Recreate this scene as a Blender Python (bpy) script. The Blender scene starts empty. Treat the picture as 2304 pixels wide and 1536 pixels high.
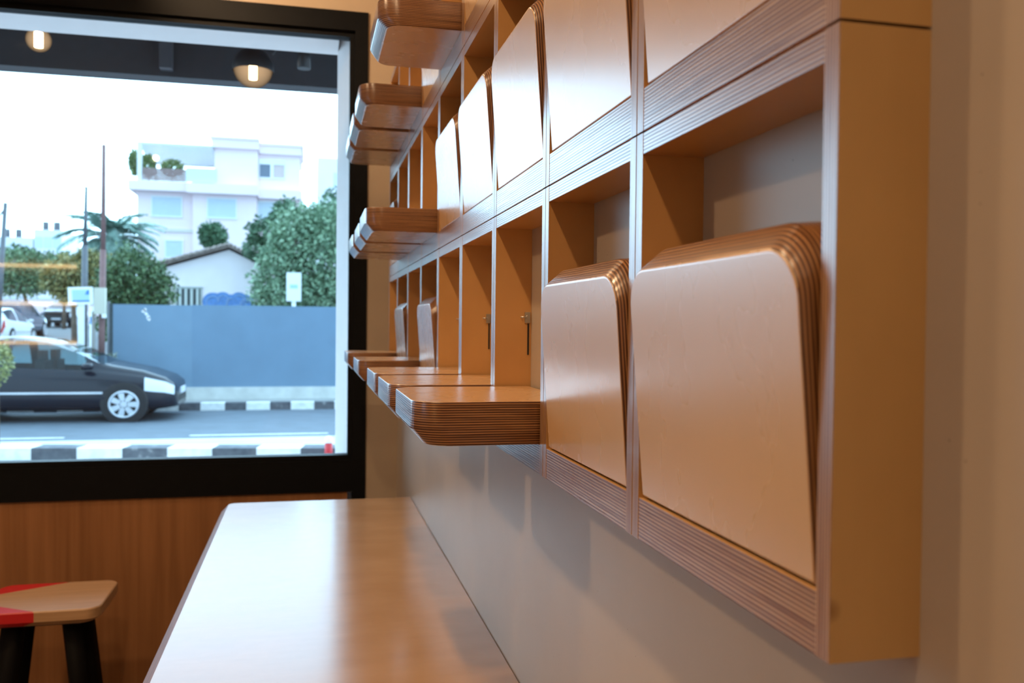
import bpy, bmesh, math, random
from mathutils import Vector, Matrix
import numpy as np

scene = bpy.context.scene
col = scene.collection
PI = math.pi
R = math.radians

# ------------------------------------------------------------------ camera
EYE = 1.43
cam_data = bpy.data.cameras.new('camera')
cam_data.sensor_width = 36.0
cam_data.lens = 1963.9 / 2304 * 36.0
cam_data.clip_start = 0.02
cam_data.clip_end = 400
cam_data.dof.use_dof = True
cam_data.dof.focus_distance = 1.2
cam_data.dof.aperture_fstop = 7.0
cam = bpy.data.objects.new('camera', cam_data)
col.objects.link(cam)
cam.matrix_world = (Matrix.Translation((0, 0, EYE)) @ Matrix.Rotation(-0.2292, 4, 'Z')
                    @ Matrix.Rotation(PI / 2 - 0.0186, 4, 'X') @ Matrix.Rotation(0.0103, 4, 'Z'))
scene.camera = cam

# ------------------------------------------------------------------ sky, exposure, lights
scene.view_settings.view_transform = 'Standard'
scene.view_settings.look = 'None'
scene.view_settings.gamma = 1.0
scene.view_settings.use_curve_mapping = False
scene.view_settings.exposure = 0.0

world = bpy.data.worlds.new('overcast_sky')
scene.world = world
world.use_nodes = True
bg = world.node_tree.nodes['Background']
bg.inputs['Color'].default_value = (0.47, 0.765, 1.0, 1)
_wt = world.node_tree
_tc = _wt.nodes.new('ShaderNodeTexCoord')
_sp = _wt.nodes.new('ShaderNodeSeparateXYZ')
_wt.links.new(_tc.outputs['Generated'], _sp.inputs[0])
_mr = _wt.nodes.new('ShaderNodeMapRange')          # the evening sky is brightest ahead, beyond the street
_mr.interpolation_type = 'SMOOTHSTEP'
for _k, _v in (('From Min', -0.6), ('From Max', 0.9), ('To Min', 2.9), ('To Max', 6.5)):
    _mr.inputs[_k].default_value = _v
_wt.links.new(_sp.outputs['Y'], _mr.inputs['Value'])
_wt.links.new(_mr.outputs[0], bg.inputs['Strength'])


def spot(name, loc, power, color, size=0.04, angle=150, blend=0.6, aim=None):
    l = bpy.data.lights.new(name, 'SPOT')
    l.energy = power
    l.color = color
    l.shadow_soft_size = size
    l.spot_size = R(angle)
    l.spot_blend = blend
    o = bpy.data.objects.new(name, l)
    col.objects.link(o)
    o.location = loc
    if aim is not None:
        o.rotation_euler = (Vector(aim) - Vector(loc)).to_track_quat('-Z', 'Y').to_euler()
    return o


WARM = (1.0, 0.66, 0.37)
spot('unseen_ceiling_spot', (-0.75, 2.85, 3.1), 85, WARM, 0.05, 90, 0.9, aim=(0.1, 3.66, 3.0))  # added out of view, washes the wall band above the window
for y_, p_ in ((-0.9, 22), (0.1, 36), (1.1, 36), (2.75, 38)):
    spot('unseen_ceiling_spot', (-0.40, y_, 3.05), p_, WARM)
for x_, y_, p_ in ((-1.6, -1.6, 12), (-2.6, 0.2, 12), (-1.7, 1.5, 74), (-2.2, 2.9, 16)):  # added out of view as warm fill for the room
    spot('unseen_ceiling_spot', (x_, y_, 3.05), p_, WARM, 0.06)


# ------------------------------------------------------------------ material helpers
def new_mat(name):
    m = bpy.data.materials.new(name)
    m.use_nodes = True
    nt = m.node_tree
    return m, nt, nt.nodes['Principled BSDF']


def N(nt, typ, **kw):
    n = nt.nodes.new(typ)
    for k, v in kw.items():
        setattr(n, k, v)
    return n


def setv(n, **kw):
    for k, v in kw.items():
        n.inputs[k.replace('_', ' ')].default_value = v
    return n


def ramp(nt, stops):
    r = nt.nodes.new('ShaderNodeValToRGB')
    e = r.color_ramp.elements
    while len(e) < len(stops):
        e.new(0.5)
    for el, (p, c) in zip(e, stops):
        el.position = p
        el.color = (*c, 1)
    return r


def coords(nt, scale, random_shift=True):
    """object coordinates, scaled, shifted by a random amount per object"""
    tc = N(nt, 'ShaderNodeTexCoord')
    mp = N(nt, 'ShaderNodeMapping')
    mp.inputs['Scale'].default_value = scale
    nt.links.new(tc.outputs['Object'], mp.inputs['Vector'])
    if random_shift:
        oi = N(nt, 'ShaderNodeObjectInfo')
        mu = N(nt, 'ShaderNodeMath', operation='MULTIPLY')
        mu.inputs[1].default_value = 37.0
        nt.links.new(oi.outputs['Random'], mu.inputs[0])
        ad = N(nt, 'ShaderNodeVectorMath', operation='ADD')
        nt.links.new(mp.outputs[0], ad.inputs[0])
        nt.links.new(mu.outputs[0], ad.inputs[1])
        return ad.outputs[0], tc
    return mp.outputs[0], tc


def plain(name, color, rough=0.6, metal=0.0, var=0.0, scale=20, spec=0.5, bump=0.0):
    m, nt, b = new_mat(name)
    b.inputs['Roughness'].default_value = rough
    b.inputs['Metallic'].default_value = metal
    b.inputs['Specular IOR Level'].default_value = spec
    v, _ = coords(nt, (scale,) * 3)
    nz = N(nt, 'ShaderNodeTexNoise')
    setv(nz, Scale=1.0, Detail=4.0, Roughness=0.6)
    nt.links.new(v, nz.inputs['Vector'])
    lo = [c * (1 - var) for c in color]
    hi = [min(1, c * (1 + var)) for c in color]
    r = ramp(nt, [(0.3, lo), (0.7, hi)])
    nt.links.new(nz.outputs['Fac'], r.inputs[0])
    nt.links.new(r.outputs[0], b.inputs['Base Color'])
    if bump:
        bp = N(nt, 'ShaderNodeBump')
        setv(bp, Strength=bump, Distance=0.002)
        nt.links.new(nz.outputs['Fac'], bp.inputs['Height'])
        nt.links.new(bp.outputs[0], b.inputs['Normal'])
    return m


def veneer(name, grain, c_lo, c_hi, rough=0.3, spec=0.5, streak=1.0, knots=False, coat=0.0, blotch=(11.0, 7.0)):
    """smooth face veneer: faint long streaks along the grain axis and soft mottling"""
    m, nt, b = new_mat(name)
    b.inputs['Roughness'].default_value = rough
    b.inputs['Specular IOR Level'].default_value = spec
    b.inputs['Coat Weight'].default_value = coat
    b.inputs['Coat Roughness'].default_value = rough * 0.8
    b.inputs['Coat IOR'].default_value = 1.6
    sc = [90.0 * streak] * 3
    sc[grain] = 2.0
    v, tc = coords(nt, sc)
    n1 = N(nt, 'ShaderNodeTexNoise')
    setv(n1, Scale=1.0, Detail=3.0, Roughness=0.55)
    nt.links.new(v, n1.inputs['Vector'])
    sc2 = [blotch[0]] * 3
    sc2[grain] = blotch[1]
    v2, _ = coords(nt, sc2)
    n2 = N(nt, 'ShaderNodeTexNoise')
    setv(n2, Scale=1.0, Detail=3.0, Roughness=0.5)
    nt.links.new(v2, n2.inputs['Vector'])
    mx = N(nt, 'ShaderNodeMath', operation='MULTIPLY_ADD')
    nt.links.new(n1.outputs['Fac'], mx.inputs[0])
    mx.inputs[1].default_value = 0.12
    m2 = N(nt, 'ShaderNodeMath', operation='MULTIPLY')
    nt.links.new(n2.outputs['Fac'], m2.inputs[0])
    m2.inputs[1].default_value = 0.88
    nt.links.new(m2.outputs[0], mx.inputs[2])
    r = ramp(nt, [(0.32, c_lo), (0.66, c_hi)])
    nt.links.new(mx.outputs[0], r.inputs[0])
    out = r.outputs[0]
    if knots:
        v3, _ = coords(nt, (9, 9, 9))
        vo = N(nt, 'ShaderNodeTexVoronoi')
        setv(vo, Scale=1.0, Randomness=1.0)
        nt.links.new(v3, vo.inputs['Vector'])
        kr = ramp(nt, [(0.03, (0.35, 0.25, 0.2)), (0.085, (1, 1, 1))])
        nt.links.new(vo.outputs['Distance'], kr.inputs[0])
        mc = N(nt, 'ShaderNodeMix', data_type='RGBA', blend_type='MULTIPLY')
        mc.inputs[0].default_value = 0.75
        nt.links.new(out, mc.inputs[6])
        nt.links.new(kr.outputs[0], mc.inputs[7])
        out = mc.outputs[2]
    nt.links.new(out, b.inputs['Base Color'])
    rr = N(nt, 'ShaderNodeMapRange')
    setv(rr, From_Min=0.3, From_Max=0.7, To_Min=rough - 0.01, To_Max=rough + 0.015)
    nt.links.new(n2.outputs['Fac'], rr.inputs['Value'])
    nt.links.new(rr.outputs[0], b.inputs['Roughness'])
    return m


def ply_edge(name, axis, period, rough=0.32, coat=1.0, dark=(0.085, 0.027, 0.009), light=(0.46, 0.215, 0.08)):
    """cut edge of plywood: layers stacked along one local axis"""
    m, nt, b = new_mat(name)
    tc = N(nt, 'ShaderNodeTexCoord')
    sep = N(nt, 'ShaderNodeSeparateXYZ')
    nt.links.new(tc.outputs['Object'], sep.inputs[0])
    # slight waviness
    sc = [7.0] * 3
    v, _ = coords(nt, sc)
    wn = N(nt, 'ShaderNodeTexNoise')
    setv(wn, Scale=1.0, Detail=2.0)
    nt.links.new(v, wn.inputs['Vector'])
    wa = N(nt, 'ShaderNodeMath', operation='MULTIPLY_ADD')
    nt.links.new(wn.outputs['Fac'], wa.inputs[0])
    wa.inputs[1].default_value = 0.0016
    nt.links.new(sep.outputs[axis], wa.inputs[2])
    ph = N(nt, 'ShaderNodeMath', operation='MULTIPLY')
    nt.links.new(wa.outputs[0], ph.inputs[0])
    ph.inputs[1].default_value = 2 * PI / period
    sn = N(nt, 'ShaderNodeMath', operation='SINE')
    nt.links.new(ph.outputs[0], sn.inputs[0])
    # layer to layer variation and fibre streaks running along the layers
    sc2 = [6.0] * 3
    sc2[axis] = 1.1 / period
    v2, _ = coords(nt, sc2)
    n2 = N(nt, 'ShaderNodeTexNoise')
    setv(n2, Scale=1.0, Detail=3.0, Roughness=0.65)
    nt.links.new(v2, n2.inputs['Vector'])
    k = N(nt, 'ShaderNodeMath', operation='MULTIPLY_ADD')
    nt.links.new(sn.outputs[0], k.inputs[0])
    k.inputs[1].default_value = 0.27
    nt.links.new(n2.outputs['Fac'], k.inputs[2])
    r = ramp(nt, [(0.30, dark), (0.54, tuple(0.72 * a + 0.28 * c for a, c in zip(dark, light))), (0.74, light)])
    nt.links.new(k.outputs[0], r.inputs[0])
    nt.links.new(r.outputs[0], b.inputs['Base Color'])
    b.inputs['Roughness'].default_value = rough
    b.inputs['Specular IOR Level'].default_value = 0.7
    b.inputs['Coat Weight'].default_value = 1.0
    b.inputs['Coat Roughness'].default_value = 0.24
    b.inputs['Coat IOR'].default_value = 1.6
    cw = N(nt, 'ShaderNodeMapRange')               # glue lines stay duller than the varnished plies
    setv(cw, From_Min=0.36, From_Max=0.48, To_Min=0.15 * coat, To_Max=coat)
    nt.links.new(k.outputs[0], cw.inputs['Value'])
    nt.links.new(cw.outputs[0], b.inputs['Coat Weight'])
    bp = N(nt, 'ShaderNodeBump')
    setv(bp, Strength=0.25, Distance=0.0006)
    nt.links.new(k.outputs[0], bp.inputs['Height'])
    nt.links.new(bp.outputs[0], b.inputs['Normal'])
    return m


def emis(name, color, strength, base=(0.8, 0.8, 0.8)):
    m, nt, b = new_mat(name)
    b.inputs['Base Color'].default_value = (*base, 1)
    b.inputs['Emission Color'].default_value = (*color, 1)
    b.inputs['Emission Strength'].default_value = strength
    return m


def glass_mat(name, tint=(1, 1, 1), ior=1.45, rough=0.0):
    m = bpy.data.materials.new(name)
    m.use_nodes = True
    nt = m.node_tree
    nt.nodes.clear()
    o = N(nt, 'ShaderNodeOutputMaterial')
    t = N(nt, 'ShaderNodeBsdfTransparent')
    t.inputs[0].default_value = (*tint, 1)
    g = N(nt, 'ShaderNodeBsdfGlossy')
    g.inputs['Roughness'].default_value = rough
    f = N(nt, 'ShaderNodeFresnel')
    f.inputs['IOR'].default_value = ior
    mx = N(nt, 'ShaderNodeMixShader')
    nt.links.new(f.outputs[0], mx.inputs[0])
    nt.links.new(t.outputs[0], mx.inputs[1])
    nt.links.new(g.outputs[0], mx.inputs[2])
    nt.links.new(mx.outputs[0], o.inputs['Surface'])
    return m


def leaf_mat(name, c_lo, c_hi):
    m, nt, b = new_mat(name)
    ge = N(nt, 'ShaderNodeNewGeometry')
    r = ramp(nt, [(0.0, c_lo), (1.0, c_hi)])
    nt.links.new(ge.outputs['Random Per Island'], r.inputs[0])
    nt.links.new(r.outputs[0], b.inputs['Base Color'])
    b.inputs['Roughness'].default_value = 0.55
    return m


# ------------------------------------------------------------------ mesh helpers
def box(bm, lo, hi, mat=0):
    x0, y0, z0 = lo
    x1, y1, z1 = hi
    vs = [bm.verts.new(p) for p in ((x0, y0, z0), (x1, y0, z0), (x1, y1, z0), (x0, y1, z0),
                                    (x0, y0, z1), (x1, y0, z1), (x1, y1, z1), (x0, y1, z1))]
    fs = []
    for q in ((3, 2, 1, 0), (4, 5, 6, 7), (0, 1, 5, 4), (1, 2, 6, 5), (2, 3, 7, 6), (3, 0, 4, 7)):
        f = bm.faces.new([vs[i] for i in q])
        f.material_index = mat
        fs.append(f)
    return vs, fs


def prism(bm, pts, vec, mat=0):
    """closed polygon (list of 3D points) swept by vec"""
    v = Vector(vec)
    a = [bm.verts.new(p) for p in pts]
    b = [bm.verts.new(Vector(p) + v) for p in pts]
    n = len(pts)
    fs = [bm.faces.new(a[::-1]), bm.faces.new(b)]
    for i in range(n):
        fs.append(bm.faces.new((a[i], a[(i + 1) % n], b[(i + 1) % n], b[i])))
    for f in fs:
        f.material_index = mat
    return fs


def tube(bm, p0, p1, r0, r1=None, n=12, mat=0, cap=True):
    r1 = r0 if r1 is None else r1
    p0, p1 = Vector(p0), Vector(p1)
    q = (p1 - p0).to_track_quat('Z', 'Y')
    ra, rb = [], []
    for i in range(n):
        a = 2 * PI * i / n
        d = q @ Vector((math.cos(a), math.sin(a), 0))
        ra.append(bm.verts.new(p0 + d * r0))
        rb.append(bm.verts.new(p1 + d * r1))
    for i in range(n):
        f = bm.faces.new((ra[i], ra[(i + 1) % n], rb[(i + 1) % n], rb[i]))
        f.material_index = mat
        f.smooth = True
    if cap:
        bm.faces.new(ra[::-1]).material_index = mat
        bm.faces.new(rb).material_index = mat


def lathe(bm, prof, center=(0, 0, 0), n=28, mat=0):
    """prof: list of (radius, z)"""
    cx, cy, cz = center
    rings = []
    for r, z in prof:
        if r < 1e-5:
            rings.append([bm.verts.new((cx, cy, cz + z))])
        else:
            rings.append([bm.verts.new((cx + r * math.cos(2 * PI * i / n), cy + r * math.sin(2 * PI * i / n), cz + z)) for i in range(n)])
    for a, b in zip(rings, rings[1:]):
        for i in range(n):
            j = (i + 1) % n
            if len(a) == 1 and len(b) == 1:
                continue
            if len(a) == 1:
                f = bm.faces.new((a[0], b[j], b[i]))
            elif len(b) == 1:
                f = bm.faces.new((a[i], a[j], b[0]))
            else:
                f = bm.faces.new((a[i], a[j], b[j], b[i]))
            f.smooth = True
            f.material_index = mat


def bevel(bm, w, seg=2, verts_only=None):
    es = [e for e in bm.edges if len(e.link_faces) == 2 and e.calc_face_angle(0) > R(30)]
    bmesh.ops.bevel(bm, geom=es, offset=w, offset_type='OFFSET', segments=seg, profile=0.6, affect='EDGES', clamp_overlap=True, material=-1)


def obj(name, bm, mats, parent=None, loc=(0, 0, 0), rot=(0, 0, 0), recalc=True):
    if recalc:
        bmesh.ops.recalc_face_normals(bm, faces=bm.faces)
    me = bpy.data.meshes.new(name)
    bm.to_mesh(me)
    bm.free()
    for m in (mats if isinstance(mats, (list, tuple)) else [mats]):
        me.materials.append(m)
    o = bpy.data.objects.new(name, me)
    col.objects.link(o)
    o.location = loc
    o.rotation_euler = rot
    if parent is not None:
        o.parent = parent
    return o


def tag(o, label, cat, group=None):
    o['label'] = label
    o['category'] = cat
    if group:
        o['group'] = group
    return o


def thing(name, label, cat, loc=(0, 0, 0), rotz=0.0, group=None):
    o = bpy.data.objects.new(name, None)
    o.empty_display_size = 0.05
    col.objects.link(o)
    o.location = loc
    o.rotation_euler = (0, 0, rotz)
    return tag(o, label, cat, group)


def struct(name, bm, mats, parent=None, **kw):
    o = obj(name, bm, mats, parent, **kw)
    if parent is None:
        o['kind'] = 'structure'
    return o


def BM():
    return bmesh.new()


def bx(name, lo, hi, mat, parent=None, bev=0.0, seg=2, **kw):
    bm = BM()
    box(bm, lo, hi)
    if bev:
        bevel(bm, bev, seg)
    return obj(name, bm, mat, parent, **kw)


# ------------------------------------------------------------------ materials
B_LO, B_HI = (0.57, 0.30, 0.105), (0.64, 0.35, 0.13)
M = {}
M['birch_z'] = veneer('birch_face_upright', 2, B_LO, B_HI, 0.30)
M['birch_y'] = veneer('birch_face_long', 1, B_LO, B_HI, 0.30)
M['birch_end'] = veneer('birch_panel_face', 2, (0.56, 0.34, 0.135), (0.63, 0.39, 0.16), 0.42, knots=True)
M['flap_face'] = veneer('birch_flap_face', 2, (0.655, 0.405, 0.205), (0.675, 0.42, 0.215), 0.27, spec=0.6, coat=0.5)
M['ply_flap'] = ply_edge('plywood_edge_flap', 0, 0.0032)
M['ply_rail'] = ply_edge('plywood_edge_rail', 2, 0.0033, light=(0.52, 0.30, 0.15), dark=(0.16, 0.06, 0.026))
M['ply_post'] = ply_edge('plywood_edge_post', 1, 0.0030, light=(0.52, 0.30, 0.15), dark=(0.20, 0.08, 0.035))
M['ply_top'] = ply_edge('plywood_edge_table', 2, 0.0040, rough=0.55, coat=0.0, light=(0.34, 0.13, 0.06), dark=(0.13, 0.045, 0.02))
M['table'] = veneer('table_veneer', 0, (0.44, 0.265, 0.14), (0.50, 0.31, 0.17), 0.18, spec=0.45, streak=0.7)
M['panel'] = veneer('wall_panel_veneer', 2, (0.26, 0.115, 0.045), (0.37, 0.17, 0.07), 0.5, spec=0.3, streak=0.5, blotch=(28.0, 1.2))
M['steel'] = plain('brushed_steel', (0.55, 0.54, 0.52), 0.3, 1.0, 0.1)
M['black'] = plain('black_powder_coat', (0.012, 0.012, 0.014), 0.45, 0, 0.2)
M['frame'] = plain('black_window_aluminium', (0.004, 0.005, 0.007), 0.5, 0, 0.15, spec=0.15)
M['stucco_white'] = plain('white_render', (0.92, 0.90, 0.90), 0.85, 0, 0.02)
M['cream'] = plain('cream_wall_paint', (0.52, 0.41, 0.30), 0.8, 0, 0.04)
M['ceiling'] = plain('ceiling_paint', (0.55, 0.48, 0.42), 0.9, 0, 0.03)
M['floor'] = plain('floor_screed', (0.20, 0.13, 0.09), 0.45, 0, 0.2, 4)


def concrete_wall():
    m, nt, b = new_mat('trowelled_cement_wall')
    v, _ = coords(nt, (3.0,) * 3, False)
    n1 = N(nt, 'ShaderNodeTexNoise')
    setv(n1, Scale=1.0, Detail=6.0, Roughness=0.6)
    nt.links.new(v, n1.inputs['Vector'])
    r = ramp(nt, [(0.3, (0.43, 0.35, 0.27)), (0.7, (0.48, 0.395, 0.305))])
    nt.links.new(n1.outputs['Fac'], r.inputs[0])
    v2, _ = coords(nt, (150.0,) * 3, False)
    vo = N(nt, 'ShaderNodeTexVoronoi')
    setv(vo, Scale=1.0, Randomness=1.0)
    nt.links.new(v2, vo.inputs['Vector'])
    sp = ramp(nt, [(0.06, (0.55, 0.52, 0.5)), (0.16, (1, 1, 1))])
    nt.links.new(vo.outputs['Distance'], sp.inputs[0])
    # only a few of the cells carry a pit
    pick = N(nt, 'ShaderNodeMath', operation='GREATER_THAN')
    pick.inputs[1].default_value = 0.78
    nt.links.new(vo.outputs['Color'], pick.inputs[0])
    mc = N(nt, 'ShaderNodeMix', data_type='RGBA', blend_type='MULTIPLY')
    nt.links.new(pick.outputs[0], mc.inputs[0])
    nt.links.new(r.outputs[0], mc.inputs[6])
    nt.links.new(sp.outputs[0], mc.inputs[7])
    nt.links.new(mc.outputs[2], b.inputs['Base Color'])
    b.inputs['Roughness'].default_value = 0.42
    b.inputs['Specular IOR Level'].default_value = 0.4
    return m


M['cement'] = concrete_wall()

# ------------------------------------------------------------------ the room
WX = 0.3615          # right wall face
WY = 3.66            # window wall face
ZS, ZO, ZT, ZTO = 0.7365, 0.887, 2.6055, 2.705     # window frame heights: outer bottom, opening bottom, opening top, outer top
IX, OX = 0.16, 0.233                               # window frame: opening side, outer side
LX, BY, CZ = -3.6, -3.0, 3.2

bm = BM(); box(bm, (LX - 0.2, BY - 0.2, -0.12), (WX + 0.2, WY, 0.0)); struct('floor', bm, M['floor'])
bm = BM(); box(bm, (LX - 0.2, BY - 0.2, CZ), (WX + 0.2, WY + 0.02, CZ + 0.15)); struct('ceiling', bm, M['ceiling'])
bm = BM(); box(bm, (WX, BY - 0.2, 0), (WX + 0.2, WY + 0.02, CZ)); struct('wall_right', bm, M['cement'])
LWY0, LWY1, LWZ0, LWZ1 = -0.1, 0.75, 1.2, 2.0
bm = BM()
box(bm, (LX - 0.2, BY - 0.2, 0), (LX, WY + 0.02, LWZ0))
box(bm, (LX - 0.2, BY - 0.2, LWZ1), (LX, WY + 0.02, CZ))
box(bm, (LX - 0.2, BY - 0.2, LWZ0), (LX, LWY0, LWZ1))
box(bm, (LX - 0.2, LWY1, LWZ0), (LX, WY + 0.02, LWZ1))
struct('wall_left', bm, M['cream'])
bm = BM(); box(bm, (LX, BY - 0.2, 0), (WX, BY, CZ)); struct('wall_back', bm, M['cream'])
# window wall: strip beside the frame, band above it, timber panelled dado below it
bm = BM()
box(bm, (OX, WY - 0.005, 0), (WX, WY + 0.04, CZ))
box(bm, (LX, WY - 0.005, ZTO), (OX, WY + 0.04, CZ))
struct('wall_front', bm, M['cement'])
bm = BM(); box(bm, (LX, WY - 0.003, 0), (IX, WY + 0.04, ZS)); struct('wall_dado', bm, M['panel'])

# window: black aluminium frame with glazing beads and one large pane
win = bpy.data.objects.new('window_1', None)
col.objects.link(win)
win['kind'] = 'structure'
WL = -3.45
bx('side_post', (IX + 0.02, WY - 0.012, 0.0), (OX, WY + 0.06, ZTO), M['frame'], win, 0.003)
bx('side_post', (WL - 0.073, WY - 0.012, 0.0), (WL - 0.02, WY + 0.06, ZTO), M['frame'], win, 0.003)
bx('top_rail', (WL - 0.02, WY - 0.012, ZT + 0.022), (IX + 0.02, WY + 0.06, ZTO), M['frame'], win, 0.003)
bx('bottom_rail', (WL - 0.02, WY - 0.012, ZS), (IX + 0.02, WY + 0.06, ZO - 0.022), M['frame'], win, 0.003)
bx('glazing_bead', (IX, WY + 0.004, ZO - 0.022), (IX + 0.02, WY + 0.06, ZT + 0.022), M['frame'], win, 0.002)
bx('glazing_bead', (WL - 0.02, WY + 0.004, ZO - 0.022), (WL, WY + 0.06, ZT + 0.022), M['frame'], win, 0.002)
bx('glazing_bead', (WL, WY + 0.004, ZT), (IX, WY + 0.06, ZT + 0.022), M['frame'], win, 0.002)
bx('glazing_bead', (WL, WY + 0.004, ZO - 0.022), (IX, WY + 0.06, ZO), M['frame'], win, 0.002)
M['glass'] = glass_mat('clear_window_glass', (0.985, 0.995, 1.0), 1.45)
bx('glass_pane', (WL, WY + 0.028, ZO), (IX, WY + 0.034, ZT), M['glass'], win)

# unseen window added in the left wall to let in cool fill light
fill_win = bpy.data.objects.new('added_fill_window', None)
col.objects.link(fill_win)
fill_win['kind'] = 'structure'
for y_ in (LWY0, (LWY0 + LWY1) / 2, LWY1 - 0.06):
    bx('mullion', (LX - 0.10, y_, LWZ0), (LX - 0.03, y_ + 0.06, LWZ1), M['frame'], fill_win, 0.003)
for z_ in (LWZ0, LWZ1 - 0.06):
    bx('rail', (LX - 0.10, LWY0, z_), (LX - 0.03, LWY1, z_ + 0.06), M['frame'], fill_win, 0.003)
bx('glass_pane', (LX - 0.07, LWY0, LWZ0), (LX - 0.064, LWY1, LWZ1), M['glass'], fill_win)

# white rendered outer reveal with splayed side
bm = BM()
prism(bm, [(IX + 0.006, 3.725, 0), (0.118, 3.88, 0), (0.118, 3.93, 0), (3.0, 3.93, 0), (3.0, 3.725, 0)], (0, 0, 3.5))
bmesh.ops.translate(bm, verts=bm.verts, vec=(0, 0, -0.25))
struct('trim_1', bm, M['stucco_white'])
bm = BM()
prism(bm, [(-4.2, 3.725, ZT + 0.004), (-4.2, 3.88, ZT + 0.002), (-4.2, 3.93, ZT + 0.002), (-4.2, 3.93, 3.3), (-4.2, 3.725, 3.3)], (4.2 + 0.118, 0, 0))
struct('trim_2', bm, M['stucco_white'])
bm = BM(); box(bm, (-4.2, 3.725, -0.25), (0.118, 3.93, 0.835)); struct('trim_3', bm, M['stucco_white'])

# dark canopy over the pavement outside
M['canopy'] = plain('dark_canopy_paint', (0.030, 0.031, 0.037), 0.6, 0, 0.15)
bm = BM(); box(bm, (-7, 3.93, 3.02), (7, 5.34, 3.2)); struct('canopy_slab', bm, M['canopy'])
bm = BM(); box(bm, (-7, 5.22, 2.80), (7, 5.36, 3.24)); struct('canopy_beam', bm, M['canopy'])
M['canopy_rib'] = plain('canopy_rib_paint', (0.06, 0.063, 0.075), 0.6, 0, 0.1)
bm = BM(); box(bm, (-0.81, 5.15, 2.83), (-0.745, 5.22, 3.02)); struct('canopy_rib', bm, M['canopy_rib'])

# ------------------------------------------------------------------ wall of plywood boxes with hinged flaps
D = 0.0615
Y0, W, ZB, HH = 0.4538, 0.3239, 1.2311, 0.3787
TP, TR, TT = 0.0158, 0.040, 0.0205          # post, bottom rail, top rail
FL, FT, SLANT, CH = 0.207, 0.0575, 0.0175, 0.0205   # flap front length, thickness, chamfer run and depth
G = 0.0010
FW = W - 2 * TP - 0.009


def side_mesh(y0, y1):
    bm = BM()
    box(bm, (-D, y0, G), (0, y1, HH - G))
    bevel(bm, 0.0012, 2)
    for f in bm.faces:
        n = f.normal
        f.material_index = 0 if abs(n.y) > 0.8 else 1
    return bm


def rail_mesh(z0, z1):
    bm = BM()
    box(bm, (-D + 0.0004, TP, z0), (0, W - TP, z1))
    bevel(bm, 0.0012, 2)
    for f in bm.faces:
        f.material_index = 0 if abs(f.normal.z) > 0.8 else 1
    return bm


def flap_mesh():
    """board with two rounded free corners and a wide chamfer along the front of its free end"""
    def outline(L, r):
        pts = [(0.0, 0.0), (FW, 0.0)]              # (y, z) at the hinge
        for i in range(13):
            t = R(7.5 * i)
            pts.append((FW - r + r * math.cos(t), L - r + r * math.sin(t)))
        for i in range(13):
            t = R(7.5 * i)
            pts.append((r - r * math.sin(t), L - r + r * math.cos(t)))
        return pts
    bm = BM()
    rings = [[bm.verts.new((x, y, z)) for y, z in outline(L, r)] for x, L, r in ((0, FL, 0.034), (CH, FL + SLANT, 0.044), (FT, FL + SLANT, 0.044))]
    bm.faces.new(rings[0][::-1])
    bm.faces.new(rings[2])
    n = len(rings[0])
    for a, b in zip(rings, rings[1:]):
        for i in range(n):
            bm.faces.new((a[i], a[(i + 1) % n], b[(i + 1) % n], b[i]))
    bmesh.ops.recalc_face_normals(bm, faces=bm.faces)
    es = [e for e in bm.edges if len(e.link_faces) == 2 and e.calc_face_angle(0) > R(36)]
    bmesh.ops.bevel(bm, geom=es, offset=0.0018, offset_type='OFFSET', segments=3, profile=0.5, affect='EDGES', clamp_overlap=True)
    for f in bm.faces:
        f.material_index = 0 if abs(f.normal.x) > 0.75 else 1
        f.smooth = len(f.verts) == 4 and abs(f.normal.x) < 0.98
    return bm


OPEN = {(0, 2), (0, 3), (0, 4), (0, 6), (0, 8), (1, 5), (1, 6), (1, 7), (2, 4), (2, 6), (2, 7), (2, 8)}
ROW = ['bottom', 'middle', 'top']
ORD = ['nearest the bare wall', 'second from the near end', 'third from the near end', 'fourth from the near end', 'fifth and middle of nine',
       'fourth from the window', 'third from the window', 'second from the window', 'nearest the window']

proto = {}


def copy_part(src, parent):
    c = src.copy()
    col.objects.link(c)
    c.parent = parent
    return c


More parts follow.
